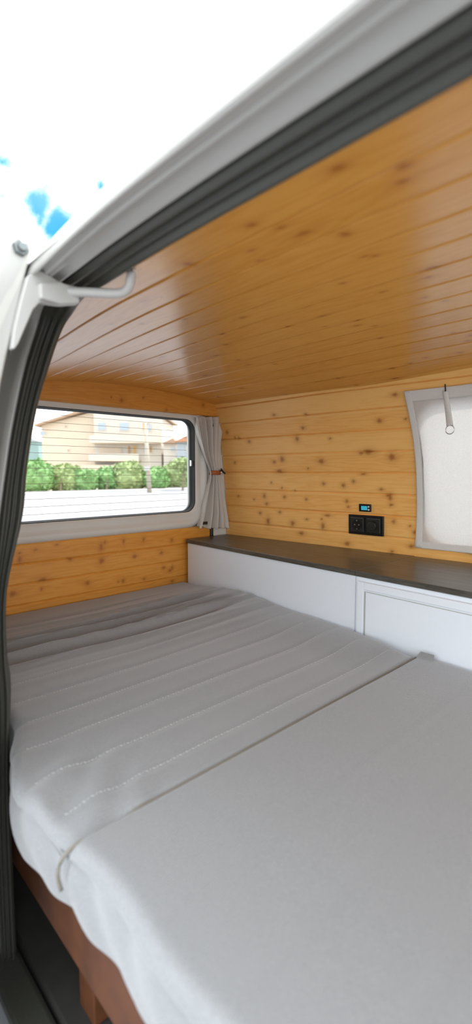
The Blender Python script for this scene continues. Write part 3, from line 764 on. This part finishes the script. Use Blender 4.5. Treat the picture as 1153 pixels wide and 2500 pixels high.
for sx in (-1, 1):
    obj('trim_line', bx(sx * .036 - .028, sx * .036 + .028, -.0155, -.0135, .0275, .0300, M=M), plain('grey_edge', (.09, .09, .09), .35), SO)
c = wallframe(893.3, 1239.5); M = plate_M(c)
VD = thing('voltage_display', c, 'small black battery display with a blue screen, above the socket plate', 'display')
obj('case', bx(-.0260, .0260, -.009, 0, -.0155, .0155, M=M), M_PLAST, VD, bevel=.0015)
obj('screen', bx(-.0150, .0115, -.0100, -.0085, -.0085, .0080, M=M), M_SCREEN, VD, label='lit blue screen')
for dz in (.0055, -.0065):
    obj('button', cyl(bmesh.new(), M @ Vector((.0180, -.009, dz)), M.to_3x3() @ Vector((0, -1, 0)), .0036, .002, 16), M_WHITEB, VD, label='white button')
bm = bmesh.new()   # segment digits 12.7 on the screen
segs = {'a': (0, 2, 1, 0), 'b': (1, 1, 0, 1), 'c': (1, 0, 0, 1), 'd': (0, 0, 1, 0), 'e': (0, 0, 0, 1), 'f': (0, 1, 0, 1), 'g': (0, 1, 1, 0)}
bm.free()

# ------------------------------------------------------------------ the world outside
t = NT('asphalt'); co = t.n('ShaderNodeTexCoord').outputs['Object']
c = t.mix(t.smooth(t.noise(co, .6, 4), .3, .7), (.19, .195, .215), (.22, .225, .245)); c = t.mix(t.noise(co, 40, 3), c, (.23, .235, .255))
M_ROAD = t.pbr(Base_Color=c, Roughness=.9)
M_GRND = plain('pale_dry_ground', (.42, .38, .31), .95, nscale=.8, namt=.15)
M_KERB = plain('pale_concrete', (.42, .41, .40), .9, nscale=2)
M_HOUSE = plain('cream_plaster', (.53, .44, .35), .9, nscale=.6, namt=.06)
M_HOUSE2 = plain('white_plaster', (.50, .455, .40), .9, nscale=.6, namt=.05)
M_GREY = plain('grey_blue_plaster', (.33, .36, .40), .9, nscale=.6, namt=.06)
M_TEAL = plain('blue_green_plaster', (.22, .32, .32), .9, nscale=.6, namt=.1)
M_TILE = plain('orange_roof_tiles', (.42, .20, .11), .85, nscale=3, namt=.2)
M_BROOF = plain('brown_roof', (.33, .22, .15), .85, nscale=3, namt=.2)
M_PANE = plain('window_pane_blue', (.30, .36, .42), .15)
M_SHUT = plain('brown_shutter', (.36, .22, .10), .6)
M_TAN = plain('ochre_door', (.50, .30, .10), .6)
M_POLE = plain('weathered_pole', (.40, .34, .27), .85, nscale=8, namt=.2)
M_TRUNK = plain('bark', (.20, .16, .11), .9, nscale=12, namt=.3)
M_LEAF = plain('green_leaves', (.17, .31, .11), .6, nscale=1.6, namt=.45)
M_LEAF2 = plain('bright_leaves', (.17, .32, .11), .6, nscale=1.6, namt=.4)
M_LEAF3 = plain('olive_leaves', (.25, .32, .13), .6, nscale=1.6, namt=.4)
M_CAR = plain('blue_grey_car_paint', (.20, .27, .38), .3, coat=.5)
M_TYRE = plain('tyre', (.02, .02, .02), .8)
bm = bmesh.new(); bm.faces.new([bm.verts.new(p) for p in ((-260, -160, -.02), (160, -160, -.02), (160, 260, -.02), (-260, 260, -.02))])
struct(obj('ground', bm, M_GRND), 'pale ground outside')
LM = Matrix(((RT.x, FH.x, 0, 0), (RT.y, FH.y, 0, 0), (0, 0, 1, 0), (0, 0, 0, 1)))    # outside street frame
def L(u, d, z=0): return LM @ Vector((u, d, z))
def lu(px, D): return far(px, 1149, D).dot(RT)
def lz(py, D): return far(576, py, D).z
bm = bmesh.new()
nearp = [(-1.5, -14), (45, 1208), (450, 1190), (900, 1180)]
fr = [far(x, y, 1) for x, y in ((-500, 1232), (45, 1208), (364, 1203), (450, 1190), (900, 1183))]
fl = []
for x, y in ((-400, 1225), (45, 1209), (364, 1199), (520, 1192), (900, 1185)):
    d = ray(x, y); fl.append(EYE + d * (-EYE.z / d.z))
prism(bm, [Vector((10, -30, -.019))] + [Vector((-60, -40, -.019))] + [Vector((p.x, p.y, -.019)) for p in fl] + [Vector((60, 60, -.019)), Vector((30, -20, -.019))], (0, 0, .018))
struct(obj('road', bm, M_ROAD), 'pale grey road behind the van')
bm = bmesh.new()
for a, b in zip(fl, fl[1:]):
    n_ = (b - a).normalized().cross(ZZ); 
    if n_.dot(FH) < 0: n_ = -n_
    prism(bm, [a, b, b + n_ * 1.6, a + n_ * 1.6], (0, 0, .13))
struct(obj('kerb', bm, M_KERB), 'pale kerb and pavement on the far side of the road')

def lbox(u0, u1, d0, d1, z0, z1): return box(bmesh.new(), u0, u1, d0, d1, z0, z1, M=LM)
def mkwin(parent, D, x0, x1, y0, y1, mat=M_PANE, nm='window', dep=.15):
    f_ = obj(nm, lbox(lu(x0, D) , lu(x1, D), D - .05, D + .1, lz(y1, D), lz(y0, D)), M_HOUSE2, parent)
    g_ = .12
    obj('pane' if nm == 'window' else 'leaf', lbox(lu(x0, D) + g_, lu(x1, D) - g_, D - .09, D - .04, lz(y1, D) + g_, lz(y0, D) - g_), mat, f_)
# main apartment house
D = 60.0
H1 = thing('house', L(lu(250, D), D + 6, 0), 'large cream three-storey house with balconies, behind the hedge', 'house')
u0, u1, um = lu(93, D), lu(395, D), lu(232, D)
bm = bmesh.new(); prism(bm, [L(u0, D + 1.5, 0), L(um, D + 1.5, 0), L(um, D + 1.5, lz(1000, D)), L(lu(190, D), D + 1.5, lz(1010, D)), L(u0, D + 1.5, lz(1036, D))], L(0, 11, 0))
obj('side_wing', bm, M_HOUSE, H1)
bm = bmesh.new(); prism(bm, [L(um, D, 0), L(u1, D, 0), L(u1, D, lz(1018, D)), L(lu(250, D), D, lz(992, D)), L(um, D, lz(1000, D))], L(0, 12, 0))
obj('main_wall', bm, M_HOUSE2, H1)
bm = bmesh.new(); ra, rb, rc_ = L(lu(82, D), D + .7, lz(1040, D)), L(lu(245, D), D + .7, lz(990, D)), L(lu(405, D), D + .7, lz(1017, D))
prism(bm, [ra, rb, rc_, rc_ + Vector((0, 0, .28)), rb + Vector((0, 0, .35)), ra + Vector((0, 0, .28))], L(0, 13, 0))
obj('roof', bm, M_BROOF, H1)
obj('chimney', lbox(lu(148, D), lu(166, D), D + 5, D + 6, lz(1010, D), lz(985, D)), M_HOUSE, H1)
for (a, b, y) in ((228, 396, 1080), (226, 345, 1124)):
    sl = obj('balcony', lbox(lu(a, D), lu(b, D), D - 1.4, D + .1, lz(y + 3, D), lz(y, D)), M_HOUSE, H1)
    obj('railing', lbox(lu(a, D), lu(b, D), D - 1.4, D - 1.3, lz(y, D), lz(y - 15, D)), M_HOUSE2, sl)
mkwin(H1, D, 240, 262, 1030, 1052); mkwin(H1, D, 293, 318, 1030, 1053); mkwin(H1, D, 349, 359, 1032, 1052, M_TAN); mkwin(H1, D, 362, 373, 1033, 1054)
mkwin(H1, D, 242, 300, 1090, 1122, M_HOUSE, 'door'); mkwin(H1, D, 312, 322, 1087, 1112, M_SHUT, 'door'); mkwin(H1, D, 324, 336, 1086, 1112, M_TAN, 'door'); mkwin(H1, D, 350, 358, 1086, 1106); mkwin(H1, D, 364, 374, 1087, 1107, M_SHUT, 'door')
mkwin(H1, D + 1.5, 160, 168, 1037, 1046, M_SHUT); mkwin(H1, D + 1.5, 165, 173, 1095, 1105, M_SHUT); mkwin(H1, D + 1.5, 100, 116, 1052, 1064)
for (a, b) in ((210, 225),): obj('annex', lbox(lu(215, D), lu(300, D), D - 2.5, D - .01, 0, lz(1136, D)), M_HOUSE, H1)
# left blue-green house
D = 74.0
H2 = thing('house', L(lu(70, D), D + 5, 0), 'small blue-green house at the left edge of the rear window', 'house')
obj('wall', lbox(lu(38, D), lu(96, D), D, D + 9, 0, lz(1078, D)), M_TEAL, H2)
bm = bmesh.new(); prism(bm, [L(lu(34, D), D - .4, lz(1078, D)), L(lu(100, D), D - .4, lz(1078, D)), L(lu(72, D), D - .4, lz(1066, D))], L(0, 9.6, 0)); obj('roof', bm, M_GREY, H2)
mkwin(H2, D, 62, 72, 1090, 1104)
# right grey house with orange roof
D = 52.0
H3 = thing('house', L(lu(480, D), D + 4, 0), 'grey house with an orange tiled roof beside the curtain', 'house')
obj('wall', lbox(lu(432, D), lu(545, D), D, D + 9, 0, lz(1078, D)), M_GREY, H3)
bm = bmesh.new(); prism(bm, [L(lu(426, D), D - .5, lz(1079, D)), L(lu(552, D), D - .5, lz(1079, D)), L(lu(500, D), D - .5, lz(1044, D))], L(0, 10, 0)); obj('roof', bm, M_TILE, H3)
mkwin(H3, D, 455, 462, 1088, 1102)
D = 58.0
H4 = thing('house', L(lu(412, D), D + 4, 0), 'low white house with a balcony between the cream and the grey house', 'house')
obj('wall', lbox(lu(400, D), lu(431, D), D, D + 8, 0, lz(1082, D)), M_HOUSE2, H4)
bm = bmesh.new(); prism(bm, [L(lu(398, D), D - .5, lz(1083, D)), L(lu(433, D), D - .5, lz(1083, D)), L(lu(425, D), D - .5, lz(1070, D))], L(0, 8.5, 0)); obj('roof', bm, M_BROOF, H4)
mkwin(H4, D, 416, 428, 1090, 1103)
# utility pole
D = 34.4
PO = thing('utility_pole', L(lu(364, D), D, 0), 'wooden utility pole standing at the roadside before the hedge', 'pole')
obj('pole', tube(bmesh.new(), [L(lu(364.5, D), D, 0), L(lu(360, D), D, 2.6), L(lu(357, D), D, lz(1028, D))], [.16, .14, .11], 12), M_POLE, PO, smooth=True)
obj('cross_arm', lbox(lu(350, D), lu(368, D), D - .06, D + .06, lz(1036, D), lz(1032, D)), M_POLE, PO)
obj('box', lbox(lu(354, D), lu(366, D), D - .30, D - .14, lz(1149, D), lz(1138, D)), M_KERB, PO, label='white box on the pole')
# hedge bushes
def bush(name, px0, px1, py, D, mat, label, dep=2.2, grp=None, n=1500, z0=0):
    ua, ub = lu(px0, D), lu(px1, D); h = lz(py, D)
    rt = thing(name, L((ua + ub) / 2, D, z0), label, 'hedge' if name == 'hedge' else name, grp)
    rng = random.Random(int(px0 * 7 + px1)); bm = bmesh.new()
    bmesh.ops.create_icosphere(bm, subdivisions=4, radius=1)
    for v in bm.verts:
        k = 1 + .26 * mnoise.noise(v.co * 2.3 + Vector((px0, 0, 0))) + .10 * mnoise.noise(v.co * 6)
        q = v.co * k; q = Vector((math.copysign(abs(q.x) ** .7, q.x), q.y, math.copysign(abs(q.z) ** (.8 if z0 == 0 else 1), q.z)))
        v.co = L((ua + ub) / 2 + q.x * (ub - ua) / 2 * .95, D + (1.1 if int(px0) % 4 == 2 else 0) + q.y * dep / 2 * .95, z0 + (h - z0) * (.5 + .5 * q.z) * .96)
    co = [v.co.copy() for v in bm.verts]
    for _ in range(n):
        c_ = rng.choice(co) + Vector((rng.gauss(0, .08), rng.gauss(0, .08), rng.gauss(0, .08))); s_ = rng.uniform(.08, .22)
        a_ = Vector((rng.gauss(0, 1), rng.gauss(0, 1), rng.gauss(0, 1))).normalized(); b_ = a_.orthogonal().normalized()
        c_.z = max(c_.z, z0 + .02)
        bm.faces.new([bm.verts.new(p_) for p_ in (c_ - a_ * s_, c_ + b_ * s_ * .5, c_ + a_ * s_, c_ - b_ * s_ * .5)])
    obj('foliage', bm, mat, rt)
    st_ = obj('stem', tube(bmesh.new(), [L((ua + ub) / 2, D, max(0, z0 - 1.6)), L((ua + ub) / 2 + .1, D, z0 + (h - z0) * .5)], [.09, .05], 8), M_TRUNK, rt)
    return rt
bush('bush', -30, 62, 1126, 35, M_LEAF2, 'green bush at the left end of the hedge, beside the door seal')
bush('bush', 40, 128, 1124, 36, M_LEAF, 'tall green bush under the left corner of the cream house')
bush('bush', 110, 182, 1135, 36.5, M_LEAF3, 'olive green bush below the side wing of the cream house')
bush('bush', 168, 236, 1146, 38, M_LEAF, 'low green bush left of the annex of the cream house')
bush('bush', 226, 292, 1143, 38.5, M_LEAF2, 'green bush in front of the annex under the balconies')
bush('bush', 276, 350, 1128, 39.5, M_LEAF3, 'tall yellowish green bush just left of the utility pole')
bush('bush', 352, 408, 1142, 40, M_LEAF2, 'vivid green bush just right of the utility pole')
bush('bush', 396, 470, 1128, 42.5, M_LEAF3, 'pale green bush below the low white house')
bush('bush', 440, 540, 1118, 49, M_LEAF, 'green bush under the grey house, partly behind the curtain')
bush('tree', 424, 468, 1122, 38, M_LEAF3, 'small roadside tree with a thin trunk near the right of the rear window', z0=1.6, dep=1.4, n=900)
# parked car
D = 43.0
CA = thing('car', L(lu(510, D), D, 0), 'blue-grey parked car mostly hidden behind the curtain', 'car')
ca = lu(462, D)
def cpts(P): return [L(ca + x, D - .85, z) for x, z in P]
bm = bmesh.new(); prism(bm, cpts([(0, .35), (4.1, .35), (4.15, .8), (3.6, .95), (3.0, 1.05), (.3, 1.02), (.02, .85)]), L(0, 1.7, 0)); obj('body', bm, M_CAR, CA, bevel=.06)
bm = bmesh.new(); prism(bm, cpts([(.25, 1.02), (3.0, 1.04), (2.35, 1.48), (.75, 1.50)]), L(0, 1.7, 0)); obj('cabin', bm, M_PANE, CA, bevel=.06)
for x in (.75, 3.3):
    for dd in (-.87, .67): obj('wheel', cyl(bmesh.new(), L(ca + x, D + dd, .32), FH, .32, .2, 20), M_TYRE, CA)
print('scene built', len(bpy.data.objects))
